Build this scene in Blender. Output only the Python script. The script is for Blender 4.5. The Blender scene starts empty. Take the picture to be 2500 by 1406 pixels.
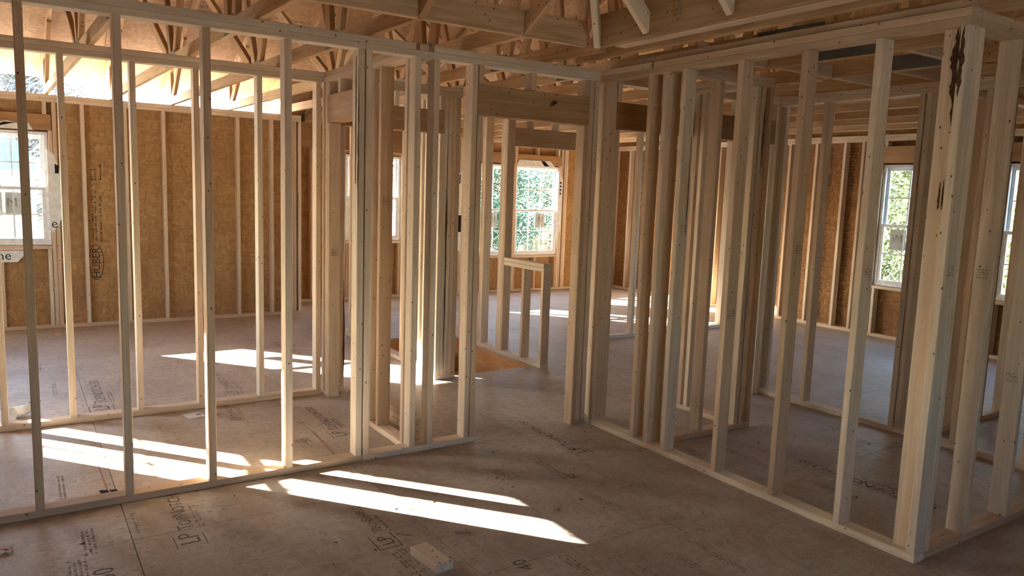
import bpy, math, random
from mathutils import Vector, Matrix
random.seed(7)
R = math.radians
S = bpy.context.scene
COL = S.collection

# ------------------------------------------------------------------ camera
CAM_H = 1.636
F_PX = 1852.9
cam_d = bpy.data.cameras.new('camera'); cam = bpy.data.objects.new('camera', cam_d); COL.objects.link(cam)
cam_d.sensor_fit = 'HORIZONTAL'; cam_d.sensor_width = 36.0; cam_d.lens = F_PX / 2500 * 36.0
cam_d.clip_start = 0.05; cam_d.clip_end = 400
yaw, pitch, roll = R(33.47), R(7.252), R(-1.969)
fw = Vector((math.sin(yaw) * math.cos(pitch), math.cos(yaw) * math.cos(pitch), -math.sin(pitch)))
rt = Vector((math.cos(yaw), -math.sin(yaw), 0)); dn = fw.cross(rt)
rt2 = math.cos(roll) * rt + math.sin(roll) * dn
dn2 = -math.sin(roll) * rt + math.cos(roll) * dn
cam.matrix_world = Matrix(((rt2.x, -dn2.x, -fw.x, 0), (rt2.y, -dn2.y, -fw.y, 0), (rt2.z, -dn2.z, -fw.z, CAM_H), (0, 0, 0, 1)))
S.camera = cam

# ------------------------------------------------------------------ sky, sun, exposure
EXPOSURE = 2.25
SUN_EL = math.atan(0.393)
SUN_TO = Vector((-0.64 * math.cos(SUN_EL), 0.77 * math.cos(SUN_EL), math.sin(SUN_EL)))   # towards the sun
w = bpy.data.worlds.new('sky'); S.world = w; w.use_nodes = True
nt = w.node_tree; nt.nodes.clear()
sky = nt.nodes.new('ShaderNodeTexSky'); sky.sky_type = 'NISHITA'; sky.sun_disc = False
sky.sun_elevation = SUN_EL; sky.sun_rotation = math.atan2(SUN_TO.x, SUN_TO.y) % (2 * math.pi)
sky.air_density = 1.0; sky.dust_density = 1.2; sky.ozone_density = 2.5
bg = nt.nodes.new('ShaderNodeBackground'); bg.inputs['Strength'].default_value = 0.85
wo = nt.nodes.new('ShaderNodeOutputWorld')
nt.links.new(sky.outputs[0], bg.inputs[0]); nt.links.new(bg.outputs[0], wo.inputs[0])
sun_d = bpy.data.lights.new('sun', 'SUN'); sun_d.energy = 38.0; sun_d.angle = R(0.53); sun_d.color = (1.0, 0.965, 0.92)
sun = bpy.data.objects.new('sun', sun_d); COL.objects.link(sun)
sun.rotation_euler = SUN_TO.to_track_quat('Z', 'Y').to_euler(); sun.location = (-20, 25, 20)
S.view_settings.view_transform = 'Standard'; S.view_settings.look = 'None'
S.view_settings.exposure = EXPOSURE; S.view_settings.gamma = 1.0; S.view_settings.use_curve_mapping = False
S.cycles.use_denoising = True
S.cycles.max_bounces = 10; S.cycles.diffuse_bounces = 7; S.cycles.glossy_bounces = 3
S.cycles.transparent_max_bounces = 16; S.cycles.sample_clamp_indirect = 12

def portal(loc, size, normal):
    """light portal in an opening: only guides sky sampling, gives off nothing"""
    d = bpy.data.lights.new('sky_portal', 'AREA'); d.shape = 'RECTANGLE'; d.size, d.size_y = size
    d.cycles.is_portal = True
    o = bpy.data.objects.new('sky_portal', d); COL.objects.link(o)
    o.location = loc; o.rotation_euler = Vector(normal).to_track_quat('-Z', 'Z').to_euler()

# ------------------------------------------------------------------ materials
def new_mat(name):
    m = bpy.data.materials.new(name); m.use_nodes = True
    n = m.node_tree.nodes; l = m.node_tree.links
    return m, n, l, n['Principled BSDF']
def ramp(n, pts):
    r = n.new('ShaderNodeValToRGB'); e = r.color_ramp.elements
    e[0].position, e[0].color = pts[0][0], (*pts[0][1], 1)
    e[1].position, e[1].color = pts[-1][0], (*pts[-1][1], 1)
    for p, c in pts[1:-1]:
        x = e.new(p); x.color = (*c, 1)
    return r
def mapping(n, l, scale, coord='Object', rnd=True):
    tc = n.new('ShaderNodeTexCoord'); mp = n.new('ShaderNodeMapping'); mp.inputs['Scale'].default_value = scale
    if rnd:
        oi = n.new('ShaderNodeObjectInfo'); mu = n.new('ShaderNodeVectorMath'); mu.operation = 'SCALE'
        cb = n.new('ShaderNodeCombineXYZ')
        for i in range(3): l.new(oi.outputs['Random'], cb.inputs[i])
        l.new(cb.outputs[0], mu.inputs[0]); mu.inputs['Scale'].default_value = 37.0
        ad = n.new('ShaderNodeVectorMath'); l.new(tc.outputs[coord], ad.inputs[0]); l.new(mu.outputs[0], ad.inputs[1])
        l.new(ad.outputs[0], mp.inputs[0])
    else:
        l.new(tc.outputs[coord], mp.inputs[0])
    return mp
def mix(n, l, fac, a, b, mode='MIX'):
    x = n.new('ShaderNodeMix'); x.data_type = 'RGBA'; x.blend_type = mode
    for sock, v in ((x.inputs[0], fac), (x.inputs[6], a), (x.inputs[7], b)):
        if hasattr(v, 'is_output'): l.new(v, sock)
        elif isinstance(v, (int, float)): sock.default_value = v
        else: sock.default_value = (*v, 1)
    return x.outputs[2]

def wood_mat(name, light, dark, knot=(0.10, 0.045, 0.018), rough=0.65, vary=True):
    """sawn softwood; grain runs along each piece's own local z"""
    m, n, l, b = new_mat(name)
    mp = mapping(n, l, (30, 30, 1.6))
    no = n.new('ShaderNodeTexNoise'); no.inputs['Scale'].default_value = 1.5; no.inputs['Detail'].default_value = 5; no.inputs['Distortion'].default_value = 0.6
    l.new(mp.outputs[0], no.inputs['Vector'])
    grain = ramp(n, [(0.3, dark), (0.5, tuple((a + c) / 2 for a, c in zip(light, dark))), (0.68, light)])
    l.new(no.outputs['Fac'], grain.inputs[0])
    # piece to piece tone
    oi = n.new('ShaderNodeObjectInfo')
    tone = ramp(n, [(0.0, (0.72, 0.62, 0.52)), (0.25, (0.95, 0.86, 0.78)), (0.55, (1, 1, 1)), (0.8, (1.0, 1.04, 1.06)), (1.0, (1.16, 1.15, 1.12))])
    l.new(oi.outputs['Random'], tone.inputs[0])
    c = mix(n, l, 1.0 if vary else 0.0, grain.outputs[0], tone.outputs[0], 'MULTIPLY')
    # knots
    kp = mapping(n, l, (20, 20, 14))
    vo = n.new('ShaderNodeTexVoronoi'); vo.inputs['Scale'].default_value = 1.0; l.new(kp.outputs[0], vo.inputs['Vector'])
    kr = ramp(n, [(0.06, (1, 1, 1)), (0.11, (0, 0, 0))]); l.new(vo.outputs['Distance'], kr.inputs[0])
    c = mix(n, l, kr.outputs[0], c, knot)
    # handling grime
    gm = mapping(n, l, (3, 3, 1.2)); gn = n.new('ShaderNodeTexNoise'); gn.inputs['Scale'].default_value = 2.0; gn.inputs['Detail'].default_value = 3
    l.new(gm.outputs[0], gn.inputs['Vector'])
    gr = ramp(n, [(0.42, (0, 0, 0)), (0.75, (0.3, 0.3, 0.3))]); l.new(gn.outputs['Fac'], gr.inputs[0])
    c = mix(n, l, gr.outputs[0], c, tuple(v * 0.62 for v in dark))
    l.new(c, b.inputs['Base Color']); b.inputs['Roughness'].default_value = rough
    b.inputs['Specular IOR Level'].default_value = 0.25
    bp = n.new('ShaderNodeBump'); bp.inputs['Strength'].default_value = 0.15; bp.inputs['Distance'].default_value = 0.002
    l.new(no.outputs['Fac'], bp.inputs['Height']); l.new(bp.outputs[0], b.inputs['Normal'])
    return m

def osb_mat(name, cols, dirt, rough=0.75, scale=1.0, dirt_amt=0.5, spec=0.2):
    """strand board; panel faces lie in local x, y"""
    m, n, l, b = new_mat(name)
    outs = []
    for k, sc in enumerate(((30, 95, 60), (95, 30, 60))):
        mp = mapping(n, l, tuple(v * scale for v in sc)); mp.inputs['Rotation'].default_value = (0, 0, 0.5 + k * 0.3)
        ds = n.new('ShaderNodeTexNoise'); ds.inputs['Scale'].default_value = 0.35; l.new(mp.outputs[0], ds.inputs['Vector'])
        av = n.new('ShaderNodeMix'); av.data_type = 'VECTOR'; av.inputs[0].default_value = 0.25
        l.new(mp.outputs[0], av.inputs[4]); l.new(ds.outputs['Color'], av.inputs[5])
        vo = n.new('ShaderNodeTexVoronoi'); vo.inputs['Scale'].default_value = 0.55; l.new(av.outputs[1], vo.inputs['Vector'])
        sp = n.new('ShaderNodeSeparateColor'); l.new(vo.outputs['Color'], sp.inputs[0]); outs.append(sp.outputs[0])
    sel = mapping(n, l, (17 * scale, 17 * scale, 17 * scale)); sn = n.new('ShaderNodeTexNoise'); sn.inputs['Scale'].default_value = 1.0
    l.new(sel.outputs[0], sn.inputs['Vector'])
    sr = ramp(n, [(0.45, (0, 0, 0)), (0.55, (1, 1, 1))]); l.new(sn.outputs['Fac'], sr.inputs[0])
    fac = mix(n, l, sr.outputs[0], outs[0], outs[1])
    cr = ramp(n, [(i / (len(cols) - 1), c) for i, c in enumerate(cols)]); l.new(fac, cr.inputs[0])
    dm = mapping(n, l, (1.3, 1.3, 1.3)); dnz = n.new('ShaderNodeTexNoise'); dnz.inputs['Scale'].default_value = 1.4; dnz.inputs['Detail'].default_value = 6
    l.new(dm.outputs[0], dnz.inputs['Vector'])
    dr = ramp(n, [(0.4, (0, 0, 0)), (0.72, (dirt_amt,) * 3)]); l.new(dnz.outputs['Fac'], dr.inputs[0])
    c = mix(n, l, dr.outputs[0], cr.outputs[0], dirt)
    fm = mapping(n, l, (60, 60, 60)); fn = n.new('ShaderNodeTexNoise'); fn.inputs['Scale'].default_value = 3.0; fn.inputs['Detail'].default_value = 4
    l.new(fm.outputs[0], fn.inputs['Vector'])
    fr = ramp(n, [(0.35, (0.82, 0.8, 0.78)), (0.65, (1.08, 1.08, 1.08))]); l.new(fn.outputs['Fac'], fr.inputs[0])
    c = mix(n, l, 1.0, c, fr.outputs[0], 'MULTIPLY')
    l.new(c, b.inputs['Base Color']); b.inputs['Roughness'].default_value = rough
    b.inputs['Specular IOR Level'].default_value = spec
    bp = n.new('ShaderNodeBump'); bp.inputs['Strength'].default_value = 0.2; bp.inputs['Distance'].default_value = 0.002
    l.new(fac, bp.inputs['Height']); l.new(bp.outputs[0], b.inputs['Normal'])
    return m
def plain(name, col, rough=0.6, metal=0.0, spec=0.3, var=0.12, scale=20):
    m, n, l, b = new_mat(name)
    mp = mapping(n, l, (scale,) * 3); no = n.new('ShaderNodeTexNoise'); no.inputs['Scale'].default_value = 1.0; no.inputs['Detail'].default_value = 3
    l.new(mp.outputs[0], no.inputs['Vector'])
    rr = ramp(n, [(0.3, tuple(c * (1 - var) for c in col)), (0.7, tuple(min(1, c * (1 + var)) for c in col))]); l.new(no.outputs['Fac'], rr.inputs[0])
    l.new(rr.outputs[0], b.inputs['Base Color']); b.inputs['Roughness'].default_value = rough
    b.inputs['Metallic'].default_value = metal; b.inputs['Specular IOR Level'].default_value = spec
    return m

STUD = wood_mat('spruce_stud', (0.74, 0.615, 0.465), (0.61, 0.465, 0.32))
PALEW = wood_mat('pale_offcut', (0.72, 0.60, 0.45), (0.62, 0.49, 0.34), vary=False)
TRUSSW = wood_mat('pine_truss', (0.66, 0.46, 0.26), (0.48, 0.29, 0.14))
HEADW = wood_mat('pine_header', (0.48, 0.31, 0.165), (0.36, 0.205, 0.09))
OSBW = osb_mat('wall_strand_board', [(0.35, 0.195, 0.08), (0.42, 0.24, 0.10), (0.46, 0.27, 0.115), (0.53, 0.33, 0.15)], (0.28, 0.15, 0.06))
OSBH = osb_mat('shaded_strand_board', [(0.22, 0.10, 0.035), (0.27, 0.13, 0.045), (0.31, 0.155, 0.055), (0.37, 0.20, 0.08)], (0.17, 0.08, 0.03))  # reddish board, with the backlit wall's shade painted into its colour
OSBR = osb_mat('roof_strand_board', [(0.36, 0.205, 0.098), (0.42, 0.25, 0.125), (0.46, 0.285, 0.15), (0.52, 0.34, 0.19)], (0.27, 0.145, 0.065))
OSBF = osb_mat('floor_strand_board', [(0.41, 0.335, 0.265), (0.46, 0.385, 0.31), (0.50, 0.42, 0.345), (0.54, 0.46, 0.38)], (0.31, 0.225, 0.165), dirt_amt=0.6, spec=0.35, rough=0.55)
PLY = wood_mat('stair_plywood', (0.62, 0.33, 0.13), (0.46, 0.21, 0.07))
METAL = plain('galvanised_plate', (0.15, 0.145, 0.13), 0.55, 0.4)
INK = plain('black_ink', (0.035, 0.028, 0.024), 0.8)
FAINT = plain('faint_ink', (0.22, 0.165, 0.125), 0.8)
CHALK = plain('red_chalk', (0.34, 0.20, 0.14), 0.9, var=0.3, scale=90)
def worn_ink():
    m, n, l, b = new_mat('worn_ink')
    mp = mapping(n, l, (1, 1, 1)); no = n.new('ShaderNodeTexNoise'); no.inputs['Scale'].default_value = 90; no.inputs['Detail'].default_value = 4
    l.new(mp.outputs[0], no.inputs['Vector'])
    rr = ramp(n, [(0.38, (0.05, 0.036, 0.03)), (0.52, (0.10, 0.075, 0.055)), (0.66, (0.30, 0.235, 0.18))]); l.new(no.outputs['Fac'], rr.inputs[0])
    l.new(rr.outputs[0], b.inputs['Base Color']); b.inputs['Roughness'].default_value = 0.8; return m
WORN = worn_ink()
INKF = plain('faded_ink', (0.17, 0.125, 0.095), 0.8)
VINYL = plain('white_vinyl', (0.80, 0.81, 0.82), 0.35)
WRAP = plain('house_wrap', (0.78, 0.78, 0.76), 0.6)
PAPER = plain('white_paper', (0.75, 0.76, 0.76), 0.7)
RED = plain('red_print', (0.55, 0.06, 0.06), 0.6)
BLACKC = plain('black_card', (0.015, 0.015, 0.017), 0.85, spec=0.1)
BARK = plain('bark_wane', (0.09, 0.045, 0.02), 0.9, var=0.5, scale=60)
STEEL = plain('nail_steel', (0.25, 0.24, 0.23), 0.4, 0.7)
GROUND = plain('dry_ground', (0.50, 0.47, 0.40), 0.95, var=0.3, scale=0.6)
FOUND = plain('concrete', (0.35, 0.34, 0.32), 0.9)
LIGHTSEAL = plain('roof_light_seal', (0.05, 0.05, 0.055), 0.9)
TEAL = plain('teal_shingle', (0.07, 0.19, 0.21), 0.8, var=0.25, scale=6)
SIDING = plain('white_siding', (0.75, 0.75, 0.73), 0.6)
LEAFD = plain('evergreen_leaf', (0.045, 0.10, 0.05), 0.6, var=0.5, scale=3)
LEAFY = plain('yellow_leaf', (0.24, 0.27, 0.10), 0.6, var=0.4, scale=3)
TWIG = plain('bare_twig', (0.42, 0.38, 0.32), 0.8, var=0.3, scale=5)
TWIGD = plain('dark_twig', (0.13, 0.12, 0.11), 0.8, var=0.3, scale=5)
def glass_mat():
    m = bpy.data.materials.new('window_glass'); m.use_nodes = True; n = m.node_tree.nodes; l = m.node_tree.links; n.clear()
    t = n.new('ShaderNodeBsdfTransparent'); t.inputs[0].default_value = (0.93, 0.95, 0.94, 1)
    g = n.new('ShaderNodeBsdfGlossy'); g.inputs['Roughness'].default_value = 0.02
    x = n.new('ShaderNodeMixShader'); x.inputs[0].default_value = 0.05; o = n.new('ShaderNodeOutputMaterial')
    l.new(t.outputs[0], x.inputs[1]); l.new(g.outputs[0], x.inputs[2]); l.new(x.outputs[0], o.inputs[0]); return m
GLASS = glass_mat()

# ------------------------------------------------------------------ builders
_cache = {}
def prism_mesh(w_, d_, L, ch):
    """board of section w_ x d_, length L along local z, long edges eased by ch"""
    key = (round(w_, 4), round(d_, 4), round(L, 4), ch)
    if key in _cache: return _cache[key]
    a, b = w_ / 2, d_ / 2
    if ch > 0:
        prof = [(a, -b + ch), (a, b - ch), (a - ch, b), (-a + ch, b), (-a, b - ch), (-a, -b + ch), (-a + ch, -b), (a - ch, -b)]
    else:
        prof = [(a, -b), (a, b), (-a, b), (-a, -b)]
    k = len(prof)
    v = [(x, y, -L / 2) for x, y in prof] + [(x, y, L / 2) for x, y in prof]
    f = [tuple(range(k - 1, -1, -1)), tuple(range(k, 2 * k))] + [(i, (i + 1) % k, k + (i + 1) % k, k + i) for i in range(k)]
    me = bpy.data.meshes.new('board'); me.from_pydata(v, [], f); me.update()
    _cache[key] = me
    return me
def link(name, me, mat, parent=None, mw=None):
    o = bpy.data.objects.new(name, me); COL.objects.link(o)
    if mat is not None:
        if not me.materials: me.materials.append(mat)
        if me.materials[0] != mat:
            o.material_slots[0].link = 'OBJECT'; o.material_slots[0].material = mat
    if mw is None: mw = Matrix.Identity(4)
    if parent is not None:
        o.parent = parent
        o.matrix_basis = parent.matrix_basis.inverted() @ mw if parent.parent is None else (parent.parent.matrix_basis @ parent.matrix_basis).inverted() @ mw
    else:
        o.matrix_basis = mw
    return o
def root(name, loc, label=None, cat=None, kind=None, group=None):
    o = bpy.data.objects.new(name, None); COL.objects.link(o); o.location = loc; o.empty_display_size = 0.1
    tag(o, label, cat, kind, group); o.matrix_basis = Matrix.Translation(loc)
    return o
def tag(o, label=None, cat=None, kind=None, group=None):
    if label: o['label'] = label
    if cat: o['category'] = cat
    if kind: o['kind'] = kind
    if group: o['group'] = group
    return o
def bx(parent, name, x0, x1, y0, y1, z0, z1, mat, ch=0.003):
    """axis-aligned board; its local z is its longest side"""
    d = [x1 - x0, y1 - y0, z1 - z0]; c = Vector(((x0 + x1) / 2, (y0 + y1) / 2, (z0 + z1) / 2))
    ax = max(range(3), key=lambda i: d[i])
    if ax == 2: M = Matrix.Identity(3); a, b = d[0], d[1]
    elif ax == 1: M = Matrix(((1, 0, 0), (0, 0, 1), (0, -1, 0))); a, b = d[0], d[2]
    else: M = Matrix(((0, 0, 1), (1, 0, 0), (0, 1, 0))); a, b = d[1], d[2]
    return link(name, prism_mesh(a, b, d[ax], ch), mat, parent, Matrix.Translation(c) @ M.to_4x4())
def beam(parent, name, a, b, wd, hd, mat, up=(0, 0, 1), ch=0.003):
    """member from a to b; wd across, hd along `up`"""
    a, b = Vector(a), Vector(b); z = (b - a); L = z.length; z.normalize()
    u = Vector(up); u = (u - z * u.dot(z)); u = u.normalized() if u.length > 1e-4 else z.orthogonal().normalized()
    x = u.cross(z)
    M = Matrix((x, u, z)).transposed().to_4x4()
    return link(name, prism_mesh(wd, hd, L, ch), mat, parent, Matrix.Translation((a + b) / 2) @ M)
def panel(parent, name, origin, ux, uy, lx, ly, th, mat):
    """sheet of lx x ly x th from a corner; its face lies in local x, y"""
    ux, uy = Vector(ux), Vector(uy); uz = ux.cross(uy)
    key = ('p', round(lx, 3), round(ly, 3), th)
    if key not in _cache:
        v = [(sx * lx / 2, sy * ly / 2, sz * th / 2) for sz in (-1, 1) for sx, sy in ((-1, -1), (1, -1), (1, 1), (-1, 1))]
        f = [(3, 2, 1, 0), (4, 5, 6, 7), (0, 1, 5, 4), (1, 2, 6, 5), (2, 3, 7, 6), (3, 0, 4, 7)]
        me = bpy.data.meshes.new('sheet'); me.from_pydata(v, [], f); me.update(); _cache[key] = me
    M = Matrix((ux, uy, uz)).transposed().to_4x4()
    return link(name, _cache[key], mat, parent, Matrix.Translation(Vector(origin) + ux * lx / 2 + uy * ly / 2) @ M)
def text_mesh(body, size, spacing=1.0):
    key = ('t', body, round(size, 4))
    if key in _cache: return _cache[key]
    cu = bpy.data.curves.new('lettering', 'FONT'); cu.body = body; cu.size = size; cu.resolution_u = 2; cu.space_character = spacing; cu.space_line = 0.85
    o = bpy.data.objects.new('lettering', cu); COL.objects.link(o)
    dg = bpy.context.evaluated_depsgraph_get(); dg.update()
    me = bpy.data.meshes.new_from_object(o.evaluated_get(dg)); bpy.data.objects.remove(o); bpy.data.curves.remove(cu)
    me.materials.clear(); _cache[key] = me
    return me
def lettering(parent, name, body, size, origin, ux, uy, mat):
    ux, uy = Vector(ux).normalized(), Vector(uy).normalized(); uz = ux.cross(uy)
    M = Matrix((ux, uy, uz)).transposed().to_4x4()
    return link(name, text_mesh(body, size), mat, parent, Matrix.Translation(Vector(origin)) @ M)
def poly(parent, name, pts, th, mat, origin=(0, 0, 0), ux=(1, 0, 0), uy=(0, 1, 0)):
    """flat outline extruded by th along ux x uy"""
    ux, uy = Vector(ux), Vector(uy); uz = ux.cross(uy); k = len(pts)
    v = [(x, y, 0) for x, y in pts] + [(x, y, th) for x, y in pts]
    f = [tuple(range(k - 1, -1, -1)), tuple(range(k, 2 * k))] + [(i, (i + 1) % k, k + (i + 1) % k, k + i) for i in range(k)]
    me = bpy.data.meshes.new(name); me.from_pydata(v, [], f); me.update()
    return link(name, me, mat, parent, Matrix.Translation(Vector(origin)) @ Matrix((ux, uy, uz)).transposed().to_4x4())

def ticks(p, o, ux, uy, nrow, ncol, wd, ht, seed, mat=None, name='grade_stamp'):
    """illegible small print: rows of short inked strokes joined as one print"""
    rnd = random.Random(seed); v = []; f = []; ux, uy = Vector(ux), Vector(uy); o = Vector(o)
    for r_ in range(nrow):
        for c in range(ncol):
            if rnd.random() < 0.2: continue
            a = o + ux * wd * (c + 0.1) / ncol + uy * ht * (r_ + 0.15) / nrow; du = ux * wd / ncol * rnd.uniform(0.25, 0.7); dv = uy * ht / nrow * rnd.uniform(0.35, 0.7)
            k = len(v); v += [tuple(a), tuple(a + du), tuple(a + du + dv), tuple(a + dv)]; f.append((k, k + 1, k + 2, k + 3))
    me = bpy.data.meshes.new(name); me.from_pydata(v, [], f)
    return link(name, me, mat or INKF, p)

T, D = 0.038, 0.089              # two-by-four
Z1, Z2, Z3 = 2.397, 2.435, 2.473   # underside of top plates, between them, top
def sx(p, xr, y0, z0=T, z1=Z1, name='stud', mat=None):      # stud in a wall along x, right-hand edge xr
    j = random.uniform(-0.002, 0.002)
    return bx(p, name, xr - T, xr, y0 + j, y0 + D + j, z0, z1, mat or STUD)
def sy(p, ya, x0, z0=T, z1=Z1, name='stud', mat=None):      # stud in a wall along y, far edge ya
    j = random.uniform(-0.002, 0.002)
    return bx(p, name, x0 + j, x0 + D + j, ya - T, ya, z0, z1, mat or STUD)
def px(p, xa, xb, y0, z0, name='top_plate', mat=None): return bx(p, name, xa, xb, y0, y0 + D, z0, z0 + T, mat or STUD)
def py(p, ya, yb, x0, z0, name='top_plate', mat=None): return bx(p, name, x0, x0 + D, ya, yb, z0, z0 + T, mat or STUD)

# ------------------------------------------------------------------ floor
XL, XR, YR, YB, YG = -1.05, 8.90, -2.2, 10.35, 9.45      # inner stud lines of the outer walls
HOLE = (3.20, 4.08, 5.76, 7.50)
floor = root('floor', (0, 0, 0), 'tan strand board subfloor sheets with black printed stamps', 'floor', 'structure')
def cut(rect, h):
    x0, x1, y0, y1 = rect; a, b, c, d = h
    if x1 <= a or x0 >= b or y1 <= c or y0 >= d: return [rect]
    out = []
    if y0 < c: out.append((x0, x1, y0, c))
    if y1 > d: out.append((x0, x1, d, y1))
    yy0, yy1 = max(y0, c), min(y1, d)
    if x0 < a: out.append((x0, a, yy0, yy1))
    if x1 > b: out.append((b, x1, yy0, yy1))
    return out
col = 0; x = -2.04
while x < 9.1:
    off = [3.67, 5.05][col % 2] if x < 2.8 else [3.67, 5.15][col % 2]
    y = off - 2.44 * 4
    while y < 10.6:
        for r in cut((max(x, -1.15), min(x + 1.22, 9.0), max(y, -2.3), min(y + 2.44, 10.45)), HOLE):
            if r[1] - r[0] > 0.03 and r[3] - r[2] > 0.03:
                g = 0.0016
                panel(floor, 'subfloor_sheet', (r[0] + g, r[2] + g, -0.009), (1, 0, 0), (0, 1, 0), r[1] - r[0] - 2 * g, r[3] - r[2] - 2 * g, 0.018, OSBF)
        y += 2.44
    x += 1.22; col += 1
def stamp(lines, x, y, size, mat=INK, dx=None):
    """print on the sheets: reads away from the camera (+y), letter tops towards -x"""
    for i, (t, s) in enumerate(lines):
        lettering(floor, 'printed_stamp', t, size * s, (x + (dx or size * 0.62) * i, y, 0.0007), (0, 1, 0), (-1, 0, 0), mat)
def bar(x0, x1, y0, y1, mat=INK):
    poly(floor, 'printed_line', [(x0, y0), (x1, y0), (x1, y1), (x0, y1)], 0.0006, mat)
def box_frame(x, y, sx_, sy_, t=0.005, mat=INK):
    bar(x, x + sx_, y, y + t, mat); bar(x, x + t, y, y + sy_, mat); bar(x + sx_ - t, x + sx_, y, y + sy_, mat)
_fs = [100]
def fine(x, y, n, length, mat=None):
    """block of n lines of worn fine print, reading away from the camera"""
    _fs[0] += 1
    ticks(floor, (x + 0.02 * n, y, 0.0007), (0, 1, 0), (-1, 0, 0), n, max(6, int(length / 0.011)), length, 0.02 * n, _fs[0], mat or WORN, 'printed_stamp')
def topnotch(x, y, s, num='350', mat=None):
    mat = mat or WORN
    stamp([('LP', 1.2)], x, y, s, mat); stamp([('T', 0.98)], x, y + s * 1.55, s, mat); stamp([('OP', 0.8)], x, y + s * 2.06, s, mat)
    stamp([('N', 0.98)], x, y + s * 3.12, s, mat); stamp([('OTCH ' + num, 0.8)], x, y + s * 3.78, s, mat)
    fine(x + s * 0.12, y + s * 1.6, 2, s * 2.6, mat)
    bar(x - s * 1.02, x - s * 0.98, y - s * .25, y + s * 1.0, mat); bar(x + s * 0.2, x + s * 0.24, y - s * .25, y + s * 1.0, mat)
topnotch(0.665, 3.50, 0.105)
topnotch(0.53, 5.93, 0.125); topnotch(1.80, 4.62, 0.10); topnotch(3.02, 3.62, 0.10, mat=INKF)
topnotch(4.17, 2.0, 0.115); topnotch(1.43, 5.95, 0.1, mat=INKF); topnotch(2.26, 7.0, 0.11, mat=INKF); topnotch(1.28, 5.28, 0.07, mat=INKF)
stamp([('LP', 1.0)], 1.43, 3.06, 0.095, WORN); stamp([('T', 0.72)], 1.43, 3.20, 0.10, WORN); stamp([('ECH', 0.58)], 1.43, 3.238, 0.10, WORN); stamp([('S', 0.72)], 1.43, 3.345, 0.10, WORN); stamp([('HIELD', 0.58)], 1.43, 3.385, 0.10, WORN)
box_frame(1.335, 3.03, 0.115, 0.15, mat=WORN); fine(1.45, 3.20, 1, 0.2)
fine(1.36, 2.76, 5, 0.24)
for (x, y, s, t, mt) in [(0.30, 3.33, 0.12, '50', 1), (1.55, 4.62, 0.075, '50', 1), (2.70, 3.30, 0.075, '50', 2), (1.86, 2.55, 0.10, '40', 1)]:
    stamp([(t, 1.0)], x, y, s, WORN if mt == 1 else INKF)
for (x, y, n, ln) in [(0.20, 3.60, 3, 0.3), (0.13, 3.36, 4, 0.22), (0.42, 3.72, 1, 0.26), (1.46, 4.50, 3, 0.2), (2.60, 3.35, 3, 0.28), (0.14, 4.33, 2, 0.36), (0.15, 4.18, 2, 0.12),
        (2.0, 2.40, 3, 0.18), (2.56, 2.90, 3, 0.24), (2.70, 2.46, 1, 0.2), (2.64, 2.06, 2, 0.34), (2.46, 2.20, 3, 0.16), (2.30, 3.46, 3, 0.18), (1.26, 4.28, 3, 0.1), (3.84, 2.30, 3, 0.26),
        (3.84, 2.90, 2, 0.4), (4.53, 1.95, 3, 0.25), (1.0, 8.0, 3, 0.5), (1.2, 7.2, 2, 0.4), (1.75, 5.95, 2, 0.3), (0.2, 6.5, 2, 0.4), (0.1, 7.4, 3, 0.3), (1.46, 7.0, 2, 0.4), (2.33, 4.45, 2, 0.5), (3.6, 3.2, 3, 0.25), (2.6, 4.3, 3, 0.3)]:
    fine(x, y, n, ln, INKF if y > 5 or x > 2.2 else None)
poly(floor, 'chalk_line', [(1.585, 4.30), (1.60, 4.30), (1.63, 4.80), (1.615, 4.80)], 0.0005, CHALK, (0, 0, 0.0003)); poly(floor, 'chalk_line', [(0.36, 4.20), (0.37, 4.20), (0.36, 4.75), (0.352, 4.75)], 0.0005, CHALK, (0, 0, 0.0003))
# printed nailing marks along the joist lines
for xx in (0.41, 1.63, 2.85, 0.80, 2.24):
    y = 2.3
    while y < 8.8:
        if not (HOLE[2] < y < HOLE[3] and HOLE[0] < xx < HOLE[1]):
            bar(xx + 0.02, xx + 0.04, y, y + 0.0045, FAINT); bar(xx - 0.045, xx - 0.025, y, y + 0.0045, FAINT)
        y += 0.152
# stair opening: rim boards, trimmers, first treads
rim = root('trim_1', (4.08, 5.76, -0.02), 'orange plywood rim boards lining the stair opening in the subfloor', 'stair rim', 'structure')
bx(rim, 'rim_board', 4.082, 4.12, 5.70, 7.54, -0.62, -0.019, PLY, 0)
bx(rim, 'rim_board', 3.16, 3.198, 5.70, 7.54, -0.62, -0.019, PLY, 0)
bx(rim, 'rim_board', 3.16, 4.12, 5.72, 5.758, -0.62, -0.019, PLY, 0)
bx(rim, 'rim_board', 3.16, 4.12, 7.502, 7.54, -0.62, -0.019, PLY, 0)
for i in range(6):
    bx(rim, 'stair_tread', 3.20, 4.08, 7.22 - 0.27 * i, 7.50 - 0.27 * i, -0.21 - 0.19 * i, -0.172 - 0.19 * i, PLY)
bx(rim, 'stair_stringer', 3.20, 3.238, 5.9, 7.5, -1.4, -1.2, PLY)

def under_at(y): return 2.89 + 0.42 * (9.54 - y)      # roof deck underside past the back walls
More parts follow.
